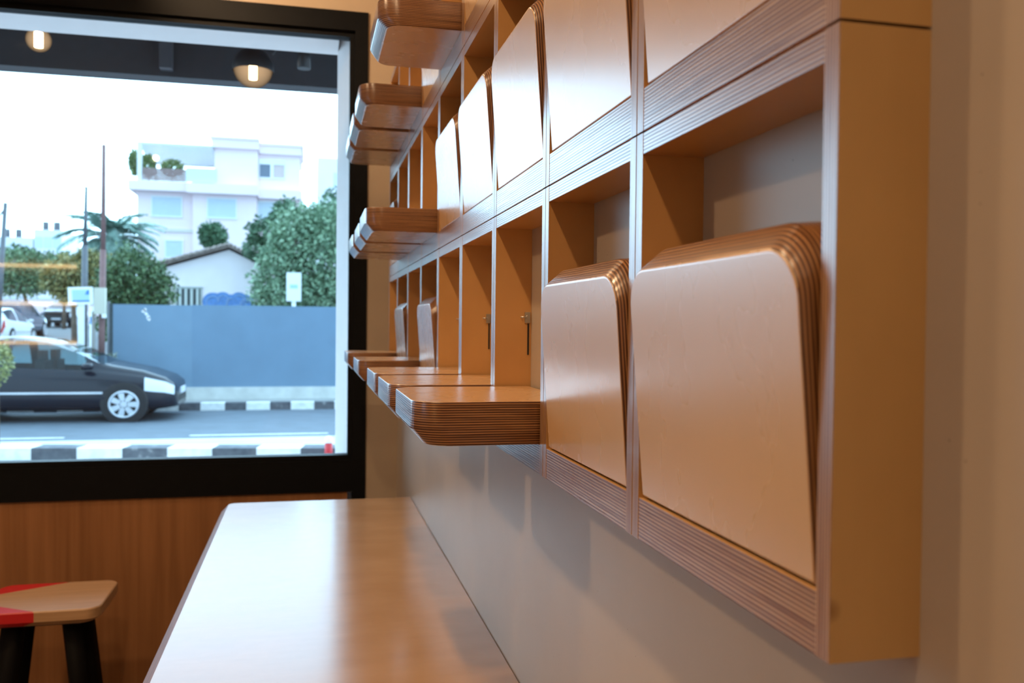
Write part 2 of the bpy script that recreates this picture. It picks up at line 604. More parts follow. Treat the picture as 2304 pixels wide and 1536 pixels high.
for row in range(3):
    for k in range(9):
        is_open = (row, k) in OPEN
        lab = f"plywood wall box, {ROW[row]} row, {ORD[k]}, flap {'folded down' if is_open else 'shut'}"
        t = thing('wall_box', lab, 'wall shelf', (WX, Y0 + k * W, ZB + row * HH), 0, 'plywood wall boxes with hinged flaps')
        if not proto:
            proto['side_a'] = obj('side_panel', side_mesh(G, TP), [M['birch_end'], M['ply_post']], t)
            proto['side_b'] = obj('side_panel', side_mesh(W - TP, W - G), [M['birch_z'], M['ply_post']], t)
            proto['bottom'] = obj('bottom_rail', rail_mesh(G, TR), [M['birch_y'], M['ply_rail']], t)
            proto['top'] = obj('top_panel', rail_mesh(HH - TT, HH - G), [M['birch_y'], M['ply_rail']], t)
            fl = proto['flap'] = obj('flap', flap_mesh(), [M['flap_face'], M['ply_flap']], t)
        else:
            for q in ('side_a', 'side_b', 'bottom', 'top'):
                copy_part(proto[q], t)
            fl = copy_part(proto['flap'], t)
        jit = random.Random(row * 9 + k)
        if is_open:
            fl.location = (-0.0055 + jit.uniform(-.0015, .0015), TP + 0.0045, TR + 0.0006)
            fl.rotation_euler = (0, -PI / 2, 0)
            if 'bracket' not in proto:
                bm = BM()
                box(bm, (-0.0115, W - TP - 0.003, 0.203), (-0.0025, W - TP, 0.221))
                tube(bm, (-0.007, W - TP - 0.006, 0.2125), (-0.007, W - TP, 0.2125), 0.0032, n=14)
                tube(bm, (-0.019, W - TP - 0.0042, 0.2125), (-0.007, W - TP - 0.0042, 0.2125), 0.0014, n=8)
                proto['bracket'] = obj('pivot_bracket', bm, M['steel'], t)
                bm = BM()
                box(bm, (-0.0066, W - TP - 0.0016, 0.150), (-0.0040, W - TP, 0.202))
                proto['slot'] = obj('guide_slot', bm, M['black'], t)
            else:
                copy_part(proto['bracket'], t)
                copy_part(proto['slot'], t)
        else:
            a = R(4.4 + jit.uniform(-.4, .4))
            fl.location = (-D + 0.0022, TP + 0.0045, TR + 0.0022)
            fl.rotation_euler = (0, -a, 0)

# ------------------------------------------------------------------ long table against the wall
TZ = EYE - 0.6207
tb = thing('wall_table', 'long light wood table running along the cement wall under the flaps', 'table', (0, 0, 0))


def rounded(x0, x1, y0, y1, r, corners, n=8):
    """outline in XY; corners: set of 'll','lr','ur','ul' to round"""
    P = []
    for key, cx, cy, a0 in (('ll', x0 + r, y0 + r, 180), ('lr', x1 - r, y0 + r, 270), ('ur', x1 - r, y1 - r, 0), ('ul', x0 + r, y1 - r, 90)):
        if key in corners:
            for i in range(n + 1):
                a = R(a0 + 90 * i / n)
                P.append((cx + r * math.cos(a), cy + r * math.sin(a)))
        else:
            P.append({'ll': (x0, y0), 'lr': (x1, y0), 'ur': (x1, y1), 'ul': (x0, y1)}[key])
    return P


def slab(bm, outs, top_mat, edge_mat):
    """stack of outlines [(pts, z)] from top to bottom"""
    rings = [[bm.verts.new((x, y, z)) for x, y in pts] for pts, z in outs]
    bm.faces.new(rings[0]).material_index = top_mat
    bm.faces.new(rings[-1][::-1]).material_index = edge_mat
    for a, b in zip(rings, rings[1:]):
        for i in range(len(a)):
            j = (i + 1) % len(a)
            f = bm.faces.new((a[i], b[i], b[j], a[j]))
            f.material_index = edge_mat


tx0, tx1, ty0, ty1 = -0.262, WX - 0.002, 0.35, 3.125
bm = BM()
o1 = rounded(tx0, tx1, ty0, ty1, 0.028, {'ul', 'll'})
o2 = rounded(tx0 - 0.021, tx1, ty0 - 0.021, ty1 + 0.004, 0.040, {'ul', 'll'})
slab(bm, [(o1, TZ), (o2, TZ - 0.021), (o2, TZ - 0.036)], 0, 1)
obj('tabletop', bm, [M['table'], M['ply_top']], tb)
for y_ in (0.75, 2.72):
    bm = BM()
    box(bm, (-0.12, y_ - 0.03, 0.0), (-0.06, y_ + 0.03, TZ - 0.036))
    bevel(bm, 0.003)
    obj('leg', bm, M['black'], tb)
bx('wall_cleat', (WX - 0.045, 0.45, TZ - 0.076), (WX - 0.002, 3.05, TZ - 0.036), M['ply_top'], tb)

# ------------------------------------------------------------------ stool by the window
def stool_seat_mat():
    m, nt, b = new_mat('stool_seat_wood_with_red_bands')
    v, tc = coords(nt, (4, 90, 90))
    nz = N(nt, 'ShaderNodeTexNoise')
    setv(nz, Scale=1.0, Detail=3.0)
    nt.links.new(v, nz.inputs['Vector'])
    r = ramp(nt, [(0.3, (0.48, 0.29, 0.15)), (0.7, (0.58, 0.36, 0.20))])
    nt.links.new(nz.outputs['Fac'], r.inputs[0])
    sep = N(nt, 'ShaderNodeSeparateXYZ')
    nt.links.new(tc.outputs['Object'], sep.inputs[0])

    def line(k, c, flip):
        a = N(nt, 'ShaderNodeMath', operation='MULTIPLY_ADD')
        nt.links.new(sep.outputs[0], a.inputs[0])
        a.inputs[1].default_value = k
        a.inputs[2].default_value = c
        g = N(nt, 'ShaderNodeMath', operation='GREATER_THAN' if not flip else 'LESS_THAN')
        nt.links.new(sep.outputs[1], g.inputs[0])
        nt.links.new(a.outputs[0], g.inputs[1])
        return g
    up = line(0.55, 0.152, False)      # back corner band
    dn = line(-0.62, -0.160, True)     # front corner band
    mx = N(nt, 'ShaderNodeMath', operation='MAXIMUM')
    nt.links.new(up.outputs[0], mx.inputs[0])
    nt.links.new(dn.outputs[0], mx.inputs[1])
    mc = N(nt, 'ShaderNodeMix', data_type='RGBA')
    nt.links.new(mx.outputs[0], mc.inputs[0])
    nt.links.new(r.outputs[0], mc.inputs[6])
    mc.inputs[7].default_value = (0.62, 0.015, 0.02, 1)
    nt.links.new(mc.outputs[2], b.inputs['Base Color'])
    b.inputs['Roughness'].default_value = 0.4
    return m


SZ = 0.50
M['leg_black'] = plain('matt_black_stain', (0.006, 0.006, 0.007), 0.7, spec=0.15)
st = thing('stool', 'low stool with wooden seat, red painted corners and black splayed legs by the window', 'stool', (-0.846, 3.20, 0))
bm = BM()
s1 = rounded(-0.187, 0.187, -0.155, 0.165, 0.045, {'ul', 'll', 'ur', 'lr'})
s2 = rounded(-0.190, 0.190, -0.158, 0.168, 0.048, {'ul', 'll', 'ur', 'lr'})
s3 = rounded(-0.165, 0.165, -0.135, 0.145, 0.04, {'ul', 'll', 'ur', 'lr'})
slab(bm, [(s1, SZ), (s2, SZ - 0.004), (s2, SZ - 0.034), (s3, SZ - 0.052)], 0, 0)
obj('seat', bm, stool_seat_mat(), st)
for sx in (-1, 1):
    for sy in (-1, 1):
        bm = BM()
        tube(bm, (0.085 * sx, 0.07 * sy, SZ - 0.052), (0.135 * sx, 0.09 * sy, 0.0), 0.036, 0.032, n=4)
        obj('leg', bm, M['leg_black'], st)
bx('seat_plate', (-0.12, -0.11, SZ - 0.062), (0.12, 0.11, SZ - 0.050), M['black'], st)

# ------------------------------------------------------------------ warm led strips on the back wall (mirrored in the pane)
M['led'] = emis('warm_led_strip', (1.0, 0.62, 0.28), 10.0)
for z_, nm in ((2.02, 'upper'), (1.61, 'middle'), (1.19, 'lower')):
    o = bx('led_strip', (-3.55, -3.0, z_ - 0.02), (-2.47, -2.955, z_ + 0.02), M['led'])
    tag(o, f'warm glowing {nm} light strip mirrored as a line in the window glass', 'light strip', 'light strips mirrored in the window')

# ------------------------------------------------------------------ reflections of indoor lamps, built as solid stand-ins under the canopy
M['bulb_glass'] = None


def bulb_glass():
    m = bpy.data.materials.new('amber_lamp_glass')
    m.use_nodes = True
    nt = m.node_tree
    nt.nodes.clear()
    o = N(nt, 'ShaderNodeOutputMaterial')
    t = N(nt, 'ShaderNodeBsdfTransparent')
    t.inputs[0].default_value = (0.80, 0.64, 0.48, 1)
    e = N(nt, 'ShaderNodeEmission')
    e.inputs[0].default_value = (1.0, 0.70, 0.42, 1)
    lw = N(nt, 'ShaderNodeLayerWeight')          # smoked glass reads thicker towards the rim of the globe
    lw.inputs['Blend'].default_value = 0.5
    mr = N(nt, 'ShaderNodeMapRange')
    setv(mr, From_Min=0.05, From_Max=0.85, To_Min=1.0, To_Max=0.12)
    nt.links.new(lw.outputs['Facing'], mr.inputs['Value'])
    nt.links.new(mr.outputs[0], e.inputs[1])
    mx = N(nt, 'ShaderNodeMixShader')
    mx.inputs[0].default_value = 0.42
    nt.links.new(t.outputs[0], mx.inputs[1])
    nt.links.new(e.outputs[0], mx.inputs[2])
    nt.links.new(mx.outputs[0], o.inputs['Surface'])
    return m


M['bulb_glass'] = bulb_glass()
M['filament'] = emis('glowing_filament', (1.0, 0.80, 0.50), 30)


def ball_profile(r, a0, a1, n=14):
    return [(r * math.cos(R(a0 + (a1 - a0) * i / n)), r * math.sin(R(a0 + (a1 - a0) * i / n))) for i in range(n + 1)]


lamp = thing('lamp_reflection', 'reflected bare round glowing bulb in the dark strip at the window top', 'lamp', (-1.29, 4.7, 3.02))
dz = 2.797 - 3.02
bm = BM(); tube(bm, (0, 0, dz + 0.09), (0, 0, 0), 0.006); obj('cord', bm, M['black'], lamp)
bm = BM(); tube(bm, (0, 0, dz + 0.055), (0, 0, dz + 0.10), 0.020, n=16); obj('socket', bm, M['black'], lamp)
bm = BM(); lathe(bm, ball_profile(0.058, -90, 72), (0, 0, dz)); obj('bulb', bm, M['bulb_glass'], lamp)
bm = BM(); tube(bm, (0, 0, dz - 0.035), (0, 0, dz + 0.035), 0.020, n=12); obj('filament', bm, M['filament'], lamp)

lamp = thing('lamp_reflection', 'reflected black dome lamp with smoked globe and glowing filament at the window top', 'lamp', (-0.285, 4.7, 3.02))
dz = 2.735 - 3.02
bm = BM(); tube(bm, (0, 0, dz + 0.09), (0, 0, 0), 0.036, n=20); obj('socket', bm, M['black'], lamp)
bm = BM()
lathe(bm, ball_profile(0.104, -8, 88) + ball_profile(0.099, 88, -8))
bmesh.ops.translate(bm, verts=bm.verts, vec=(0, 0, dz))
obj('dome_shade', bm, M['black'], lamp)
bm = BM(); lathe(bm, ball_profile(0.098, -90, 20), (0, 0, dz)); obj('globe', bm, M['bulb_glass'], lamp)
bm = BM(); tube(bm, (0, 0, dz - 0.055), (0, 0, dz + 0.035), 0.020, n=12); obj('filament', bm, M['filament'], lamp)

sp_ = thing('spot_reflection', 'reflected small black cylinder spot on a bent arm beside the dome lamp', 'lamp', (-0.03, 4.6, 3.02))
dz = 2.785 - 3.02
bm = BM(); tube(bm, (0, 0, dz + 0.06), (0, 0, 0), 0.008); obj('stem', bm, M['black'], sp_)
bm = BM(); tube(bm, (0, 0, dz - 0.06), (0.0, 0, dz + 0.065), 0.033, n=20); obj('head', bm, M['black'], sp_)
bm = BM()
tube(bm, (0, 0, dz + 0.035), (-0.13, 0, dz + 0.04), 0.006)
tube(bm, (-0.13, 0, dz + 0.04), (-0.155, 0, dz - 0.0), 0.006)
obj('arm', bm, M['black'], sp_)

# ================================================================== outside
GZ = -0.25                       # road level
KY = 17.47                       # far kerb


def ground_z(y):
    return -0.11 + 0.0277 * (y - 18.3)


def asphalt(name, c):
    return plain(name, c, 0.8, 0, 0.12, 3)


M['road'] = asphalt('road_asphalt', (0.108, 0.134, 0.165))
M['pave'] = plain('pale_concrete_paving', (0.45, 0.36, 0.34), 0.85, 0, 0.06, 2)
M['earth'] = plain('side_street_asphalt', (0.16, 0.165, 0.175), 0.85, 0, 0.1, 1)


def kerb_mat(name, period, start, black):
    """black and white painted blocks repeating along X"""
    m, nt, b = new_mat(name)
    tc = N(nt, 'ShaderNodeTexCoord')
    sep = N(nt, 'ShaderNodeSeparateXYZ')
    nt.links.new(tc.outputs['Object'], sep.inputs[0])
    a = N(nt, 'ShaderNodeMath', operation='MULTIPLY_ADD')
    nt.links.new(sep.outputs[0], a.inputs[0])
    a.inputs[1].default_value = 1 / period
    a.inputs[2].default_value = -start / period + 50
    fr = N(nt, 'ShaderNodeMath', operation='FRACT')
    nt.links.new(a.outputs[0], fr.inputs[0])
    lt = N(nt, 'ShaderNodeMath', operation='LESS_THAN')
    nt.links.new(fr.outputs[0], lt.inputs[0])
    lt.inputs[1].default_value = black
    v, _ = coords(nt, (9, 9, 9))
    nz = N(nt, 'ShaderNodeTexNoise')
    setv(nz, Scale=1.0, Detail=5.0)
    nt.links.new(v, nz.inputs['Vector'])
    wr = ramp(nt, [(0.3, (0.70, 0.70, 0.68)), (0.6, (0.86, 0.86, 0.84))])
    br = ramp(nt, [(0.3, (0.07, 0.075, 0.09)), (0.62, (0.12, 0.125, 0.14)), (0.72, (0.3, 0.3, 0.3))])
    nt.links.new(nz.outputs['Fac'], wr.inputs[0])
    nt.links.new(nz.outputs['Fac'], br.inputs[0])
    mc = N(nt, 'ShaderNodeMix', data_type='RGBA')
    nt.links.new(lt.outputs[0], mc.inputs[0])
    nt.links.new(wr.outputs[0], mc.inputs[6])
    nt.links.new(br.outputs[0], mc.inputs[7])
    nt.links.new(mc.outputs[2], b.inputs['Base Color'])
    b.inputs['Roughness'].default_value = 0.8
    return m


bm = BM(); box(bm, (-60, 3.93, GZ - 0.3), (60, 10.95, GZ - 0.02)); struct('forecourt', bm, M['pave'])
bm = BM(); box(bm, (-60, 11.3, GZ - 0.3), (60, KY, GZ)); struct('road', bm, M['road'])
bm = BM(); box(bm, (-60, 11.3, GZ), (60, 13.25, GZ + 0.006)); struct('gutter_strip', bm, plain('pale_gutter', (0.50, 0.50, 0.50), 0.85, 0, 0.08, 2))
bm = BM(); box(bm, (-60, KY, GZ - 0.2), (60, 18.35, -0.11)); struct('pavement', bm, plain('grey_pavement', (0.34, 0.34, 0.33), 0.85, 0, 0.1, 2))
bm = BM()
prism(bm, [(-90, 18.35, -0.6), (-90, 18.35, ground_z(18.35)), (-90, 110, ground_z(110)), (-90, 110, -0.6)], (180, 0, 0))
struct('side_street_ground', bm, M['earth'])
M['line'] = plain('white_road_paint', (0.60, 0.60, 0.60), 0.7, 0, 0.15, 5)
bm = BM()
for x0 in (-8.2, -5.4, -1.7, 0.9):
    box(bm, (x0, 13.55, GZ), (x0 + 2.0, 13.65, GZ + 0.005))
struct('road_marking', bm, M['line'])
# near kerb slightly skew to the window
bm = BM()
box(bm, (-20, 0, -0.15), (20, 0.33, 0.15))
bevel(bm, 0.02, 2)
o = struct('near_kerb', bm, kerb_mat('painted_kerb_near', 1.06, 0.045, 0.50), loc=(-0.13, 10.965, GZ), rot=(0, 0, math.atan2(-0.49, 3.12)))
bm = BM()
box(bm, (-30, 0, -0.1), (30, 0.22, 0.142))
bevel(bm, 0.02, 2)
struct('far_kerb', bm, kerb_mat('painted_kerb_far', 0.832, -2.38, 0.47), loc=(0, KY - 0.01, GZ))

# red and white bollard
t = thing('bollard', 'short red bollard with a white cap by the near kerb at the window edge', 'bollard', (0.245, 10.75, GZ - 0.02))
bm = BM(); tube(bm, (0, 0, 0), (0, 0, 0.26), 0.05, 0.045, 16); obj('post', bm, plain('red_paint', (0.55, 0.02, 0.03), 0.4), t)
bm = BM(); lathe(bm, [(0.046, 0.26), (0.046, 0.31), (0.03, 0.335), (0, 0.345)]); obj('cap', bm, M['stucco_white'], t)

# blue-grey hoarding on a low concrete footing
hd = thing('hoarding', 'long blue-grey painted hoarding along the far pavement', 'hoarding', (0, 18.4, -0.11))
M['hoard'] = plain('blue_grey_sheet_paint', (0.145, 0.235, 0.335), 0.55, 0, 0.05, 2)
M['hoard_b'] = plain('blue_grey_sheet_paint_faded', (0.165, 0.26, 0.36), 0.55, 0, 0.05, 2)
bm = BM()
box(bm, (-3.72, -0.02, 0.24), (-2.26, 0.03, 1.87)); obj('sheet', bm, M['hoard_b'], hd)['label'] = 'paler first hoarding sheet'
bm = BM()
box(bm, (-2.26, -0.018, 0.24), (7.0, 0.03, 1.88)); obj('sheet', bm, M['hoard'], hd)
bm = BM()
box(bm, (-3.3, -0.12, 0.0), (7.0, 0.10, 0.24)); bevel(bm, 0.02); obj('footing', bm, plain('rough_footing', (0.60, 0.60, 0.57), 0.9, 0, 0.12, 4), hd)
bm = BM()
rr_ = random.Random(5)
for cx, cz in ((-3.16, 1.74), (-3.11, 1.69), (-3.07, 1.62), (-3.13, 1.77), (-3.06, 1.59)):
    pts = [(cx + 0.035 * rr_.uniform(.6, 1.3) * math.cos(a), -0.0225, cz + 0.035 * rr_.uniform(.6, 1.3) * math.sin(a)) for a in [i * PI / 4 for i in range(8)]]
    prism(bm, pts, (0, 0.004, 0))
obj('paint_mark', bm, M['stucco_white'], hd)


# ------------------------------------------------------------------ street furniture
M['pole_red'] = plain('rusty_brown_pole', (0.20, 0.105, 0.10), 0.7, 0, 0.2, 6)
M['pole_grey'] = plain('galvanised_pole', (0.13, 0.135, 0.15), 0.5, 0.3, 0.1, 6)
M['white_paint'] = plain('white_sign_paint', (0.86, 0.88, 0.90), 0.5, 0, 0.03)
M['sign_blue'] = plain('sign_blue_paint', (0.05, 0.20, 0.55), 0.5)
M['sign_pale'] = plain('sign_pale_blue', (0.40, 0.62, 0.85), 0.5)

PV = -0.11
t = thing('utility_pole', 'tall thin rusty brown pole with a pale meter box on the far pavement', 'pole', (-3.87, 18.05, PV))
bm = BM(); tube(bm, (0, 0, 0), (0.04, 0, 2.9), 0.062, 0.055, 14); tube(bm, (0.04, 0, 2.9), (0.05, 0, 4.9), 0.045, 0.035, 14); obj('post', bm, M['pole_red'], t)
bm = BM(); box(bm, (-0.085, -0.19, 1.67), (0.115, -0.055, 2.17)); bevel(bm, 0.012); mb = obj('meter_box', bm, plain('cream_box_paint', (0.58, 0.56, 0.46), 0.5), t)
bm = BM(); box(bm, (0.06, -0.2, 1.60), (0.115, -0.055, 1.67)); obj('box_hinge', bm, M['white_paint'], mb)
t = thing('utility_pole', 'short grey conduit post close beside the rusty brown pole', 'pole', (-4.0, 18.0, PV))
bm = BM(); tube(bm, (0, 0, 0), (0.01, 0, 1.7), 0.032, 0.032, 12); obj('post', bm, plain('weathered_post', (0.28, 0.26, 0.24), 0.7), t)
bm = BM(); lathe(bm, [(0.032, 1.7), (0.02, 1.72), (0, 1.725)], (0.01, 0, 0)); obj('cap', bm, M['pole_grey'], t)

t = thing('street_sign', 'white board with blue print on a white post by the brown pole', 'sign', (-4.18, 17.9, PV))
bm = BM(); box(bm, (-0.055, -0.03, 0), (0.055, 0.03, 1.85)); bevel(bm, 0.01); obj('post', bm, M['white_paint'], t)
bm = BM(); box(bm, (-0.215, -0.055, -0.165), (0.215, -0.025, 0.165)); bevel(bm, 0.012); bd = obj('board', bm, M['white_paint'], t, loc=(0, 0, 2.01), rot=(0, R(-2.5), 0))
bm = BM(); box(bm, (-0.145, -0.058, -0.115), (0.155, -0.054, 0.115)); obj('notice', bm, M['sign_pale'], bd)
bm = BM(); box(bm, (-0.145, -0.060, -0.115), (0.155, -0.057, -0.085)); obj('blue_rule', bm, M['sign_blue'], bd)
bm = BM(); prism(bm, [(0.155, -0.0605, 0.115), (0.155, -0.0605, 0.02), (0.08, -0.0605, 0.02), (0.115, -0.0605, 0.09)], (0, 0.003, 0)); obj('corner_mark', bm, M['sign_blue'], bd)
t = thing('signpost', 'slim white post with a small blue tag behind the street sign', 'post', (-4.04, 18.15, PV))
bm = BM(); tube(bm, (0, 0, 0), (0, 0, 1.80), 0.045, 0.045, 12); obj('post', bm, M['white_paint'], t)
bm = BM(); box(bm, (-0.03, -0.055, 1.48), (0.035, -0.043, 1.62)); obj('tag', bm, plain('bright_blue_tag', (0.02, 0.30, 0.75), 0.4), t)

t = thing('lamp_post', 'thin grey pole rising from behind the street sign', 'pole', (-6.93, 30.0, ground_z(30)))
bm = BM(); tube(bm, (0, 0, 0), (0.03, 0, 3.6), 0.10, 0.09, 12); tube(bm, (0.03, 0, 3.6), (0.07, 0, 5.45), 0.07, 0.045, 12); obj('post', bm, M['pole_grey'], t)
t = thing('lamp_post', 'leaning dark pole with a cross arm at the left window edge', 'pole', (-9.45, 30.0, ground_z(30)))
bm = BM(); tube(bm, (0, 0, 0), (0.28, 0, 4.85), 0.10, 0.06, 12); obj('post', bm, M['pole_grey'], t)
bm = BM(); tube(bm, (-0.15, 0, 4.05), (0.32, 0, 4.75), 0.035, 0.03, 8); obj('arm', bm, M['pole_grey'], t)
t = thing('street_sign', 'white upright sign board rising behind the hoarding before the tree', 'sign', (-0.385, 24.0, ground_z(24)))
bm = BM(); tube(bm, (0, 0, 0), (0, 0, 2.1), 0.05, 0.05, 12); obj('post', bm, M['white_paint'], t)
bm = BM(); box(bm, (-0.19, -0.09, 2.0 - 0.04), (0.19, -0.05, 2.72)); bevel(bm, 0.03); bd = obj('board', bm, M['white_paint'], t)
bm = BM(); box(bm, (-0.10, -0.096, 2.30), (0.10, -0.089, 2.40)); obj('blue_print', bm, M['sign_pale'], bd)


# ------------------------------------------------------------------ plants
def leaf_quad(bm, p, d, up, l, w):
    d = d.normalized()
    s = d.cross(up)
    if s.length < 1e-3:
        s = Vector((1, 0, 0))
    s.normalize()
    a = bm.verts.new(p)
    b = bm.verts.new(p + d * l * 0.5 + s * w * 0.5)
    c = bm.verts.new(p + d * l)
    e = bm.verts.new(p + d * l * 0.5 - s * w * 0.5)
    bm.faces.new((a, b, c, e))


def foliage(blobs, n, size, seed):
    """leaves scattered through the outer shell of several ellipsoids"""
    rnd = random.Random(seed)
    bm = BM()
    vol = [rx * rz for (_, (rx, ry, rz)) in blobs]
    tot = sum(vol)
    for (c, r), v in zip(blobs, vol):
        for _ in range(int(n * v / tot)):
            q = Vector((rnd.gauss(0, 1), rnd.gauss(0, 1), rnd.gauss(0, 1))).normalized()
            f = rnd.uniform(0.5, 1.0) ** 0.5 * rnd.choice((1.0, 0.92, 0.8, 1.08, 1.16)) * (1 + 0.10 * math.sin(7 * q.x + c[0]) * math.sin(6 * q.z + 2 * c[2]))
            p = Vector(c) + Vector((q.x * r[0], q.y * r[1], q.z * r[2])) * f
            d = q * 0.6 + Vector((rnd.uniform(-1, 1), rnd.uniform(-1, 1), rnd.uniform(-1, 0.8)))
            up = Vector((rnd.uniform(-1, 1), rnd.uniform(-1, 1), rnd.uniform(-1, 1)))
            leaf_quad(bm, p, d, up, size * rnd.uniform(.7, 1.4), size * rnd.uniform(.4, .8))
    return bm


M['bark'] = plain('brown_bark', (0.16, 0.12, 0.09), 0.9, 0, 0.3, 8)


def tree(label, base, blobs, n, size, c_lo, c_hi, seed, name='tree', cat='tree', trunk_r=0.12, group=None):
    t = thing(name, label, cat, base, 0, group)
    rel = [(tuple(Vector(c) - Vector(base)), r) for c, r in blobs]
    mid = rel[0][0]
    bm = BM()
    tube(bm, (0, 0, -0.05), (mid[0] * 0.6, mid[1] * 0.6, mid[2] * 0.75), trunk_r, trunk_r * 0.6, 10)
    for c, r in rel:
        tube(bm, (mid[0] * 0.55, mid[1] * 0.55, mid[2] * 0.6), c, trunk_r * 0.5, trunk_r * 0.2, 8)
    obj('trunk', bm, M['bark'], t)
    bm = foliage(rel, n, size, seed)
    obj('foliage', bm, leaf_mat(name + '_leaves', c_lo, c_hi), t, recalc=False)
    return t


rt = random.Random(11)
tree('broad pale green leafy tree behind the right part of the hoarding', (0.1, 32, ground_z(32)),
     [((0.0, 32, 3.6), (1.5, 1.4, 2.0)), ((-0.95, 32, 3.1), (0.95, 1.0, 1.3)), ((0.9, 32, 3.9), (1.1, 1.2, 1.9)), ((-0.5, 32, 4.5), (0.9, 0.9, 1.0)), ((0.5, 31.6, 2.2), (1.6, 1.2, 1.0)), ((-0.7, 31.6, 2.2), (1.2, 1.0, 0.9))],
     15000, 0.17, (0.11, 0.20, 0.12), (0.32, 0.46, 0.29), 3, trunk_r=0.16)
tree('dark green tree rising behind the broad pale tree', (-0.55, 34.2, ground_z(34.2)),
     [((-0.82, 34.2, 5.35), (0.53, 0.5, 0.72)), ((-1.49, 34.2, 4.77), (0.72, 0.5, 0.62)), ((-1.93, 34.2, 4.24), (0.43, 0.45, 0.43)), ((0.19, 34.2, 5.06), (0.77, 0.5, 0.77))],
     5200, 0.16, (0.05, 0.12, 0.065), (0.15, 0.26, 0.15), 4)
tree('feathery tree top showing at the right window edge above the pale tree', (0.95, 36.5, ground_z(36.5)),
     [((0.85, 36.5, 6.2), (0.30, 0.4, 0.75)), ((0.65, 36.5, 5.6), (0.45, 0.4, 0.5)), ((1.2, 36.5, 6.0), (0.4, 0.4, 0.9))],
     700, 0.19, (0.04, 0.09, 0.05), (0.13, 0.22, 0.12), 6)
tree('small rounded dark green tree before the white building above the gable roof', (-4.66, 46, ground_z(46)),
     [((-4.66, 46, 5.72), (0.60, 0.6, 0.66)), ((-4.45, 46, 5.4), (0.40, 0.5, 0.45)), ((-4.95, 46, 5.85), (0.35, 0.4, 0.4))],
     4000, 0.15, (0.04, 0.11, 0.06), (0.13, 0.25, 0.13), 7)
tree('dark bushy tree left of the gabled house beside the brown pole', (-4.95, 27, ground_z(27)),
     [((-4.95, 27, 2.55), (0.85, 0.8, 0.95)), ((-4.45, 27, 2.3), (0.65, 0.7, 0.85)), ((-5.3, 27, 2.2), (0.55, 0.6, 0.8)), ((-4.9, 27, 1.5), (0.95, 0.8, 0.9))],
     9000, 0.13, (0.035, 0.085, 0.035), (0.14, 0.22, 0.09), 8)
tree('olive and yellow tree behind the street sign', (-8.75, 36.5, ground_z(36.5)),
     [((-8.85, 36.5, 3.2), (0.95, 0.8, 0.66)), ((-7.94, 36.5, 3.15), (0.73, 0.7, 0.85)), ((-8.3, 36.5, 3.75), (0.40, 0.5, 0.40)), ((-9.4, 36.5, 3.0), (0.5, 0.5, 0.5)), ((-8.6, 36.5, 2.6), (0.85, 0.6, 0.5))],
     6500, 0.17, (0.11, 0.14, 0.06), (0.42, 0.36, 0.14), 9)
tree('green street tree over the parked cars at the left window edge', (-13.9, 50, ground_z(50)),
     [((-15.0, 50, 4.25), (1.55, 0.9, 0.9)), ((-13.5, 50, 4.05), (1.1, 0.8, 0.95)), ((-16.1, 50, 4.0), (1.1, 0.8, 1.0)), ((-14.6, 50, 3.4), (1.5, 0.8, 0.7))],
     6500, 0.18, (0.08, 0.15, 0.08), (0.24, 0.36, 0.18), 10)
tree('dark green hedge tree at the end of the side street', (-14.0, 56, ground_z(56)),
     [((-14.0, 56, 4.2), (1.9, 0.8, 1.1)), ((-11.6, 56, 4.0), (1.5, 0.8, 1.1)), ((-16.4, 56, 4.4), (1.6, 0.8, 1.2))],
     6000, 0.24, (0.06, 0.11, 0.06), (0.14, 0.20, 0.09), 12)
tree('low leafy shrub at the left window edge before the moving car', (-3.72, 11.9, GZ), [((-3.72, 11.9, 0.92), (0.145, 0.14, 0.24))], 420, 0.06, (0.13, 0.17, 0.05), (0.36, 0.38, 0.16), 14, name='shrub', cat='shrub', trunk_r=0.02)
tree('scrubby weeds on rubble at the foot of the brown pole', (-3.68, 18.22, PV), [((-3.66, 18.22, 0.15), (0.08, 0.08, 0.25)), ((-3.70, 18.22, 0.6), (0.06, 0.06, 0.2))], 420, 0.07, (0.12, 0.16, 0.11), (0.42, 0.46, 0.40), 15, name='weed_clump', cat='weeds', trunk_r=0.012)

# palm
pt = thing('palm_tree', 'feathery blue-green palm behind the two thin poles', 'palm', (-9.1, 44, ground_z(44)))
bm = BM()
h_p = 5.25 - ground_z(44)
for i in range(8):
    tube(bm, (0.01 * i, 0, h_p * i / 8), (0.01 * (i + 1), 0, h_p * (i + 1) / 8), 0.22 - 0.006 * i, 0.20 - 0.006 * i, 12)
obj('trunk', bm, M['bark'], pt)
M['palm'] = leaf_mat('palm_leaflets', (0.20, 0.34, 0.29), (0.42, 0.56, 0.49))


def frond(seed):
    rnd = random.Random(seed)
    bm = BM()
    L = 3.0
    n = 44
    prev = None
    for i in range(n + 1):
        t = i / n
        x = L * t * (1 - 0.16 * t)
        z = 1.30 * t - 1.9 * t * t
        p = Vector((x, 0, z))
        if prev is not None:
            tube(bm, prev, p, 0.022 * (1.1 - t) + 0.004, 0.022 * (1.1 - t) + 0.003, 5, cap=False)
            dirv = (p - prev).normalized()
            if t > 0.12:
                ll = 0.50 * math.sin(PI * min(1, t * 0.85 + 0.12)) + 0.10
                for s in (-1, 1):
                    d = dirv * 0.75 + Vector((0, s * 0.8, -0.30 + rnd.uniform(-.15, .15)))
                    leaf_quad(bm, p, d, Vector((0, 0, 1)), ll * rnd.uniform(.9, 1.2), 0.12)
        prev = p
    return bm


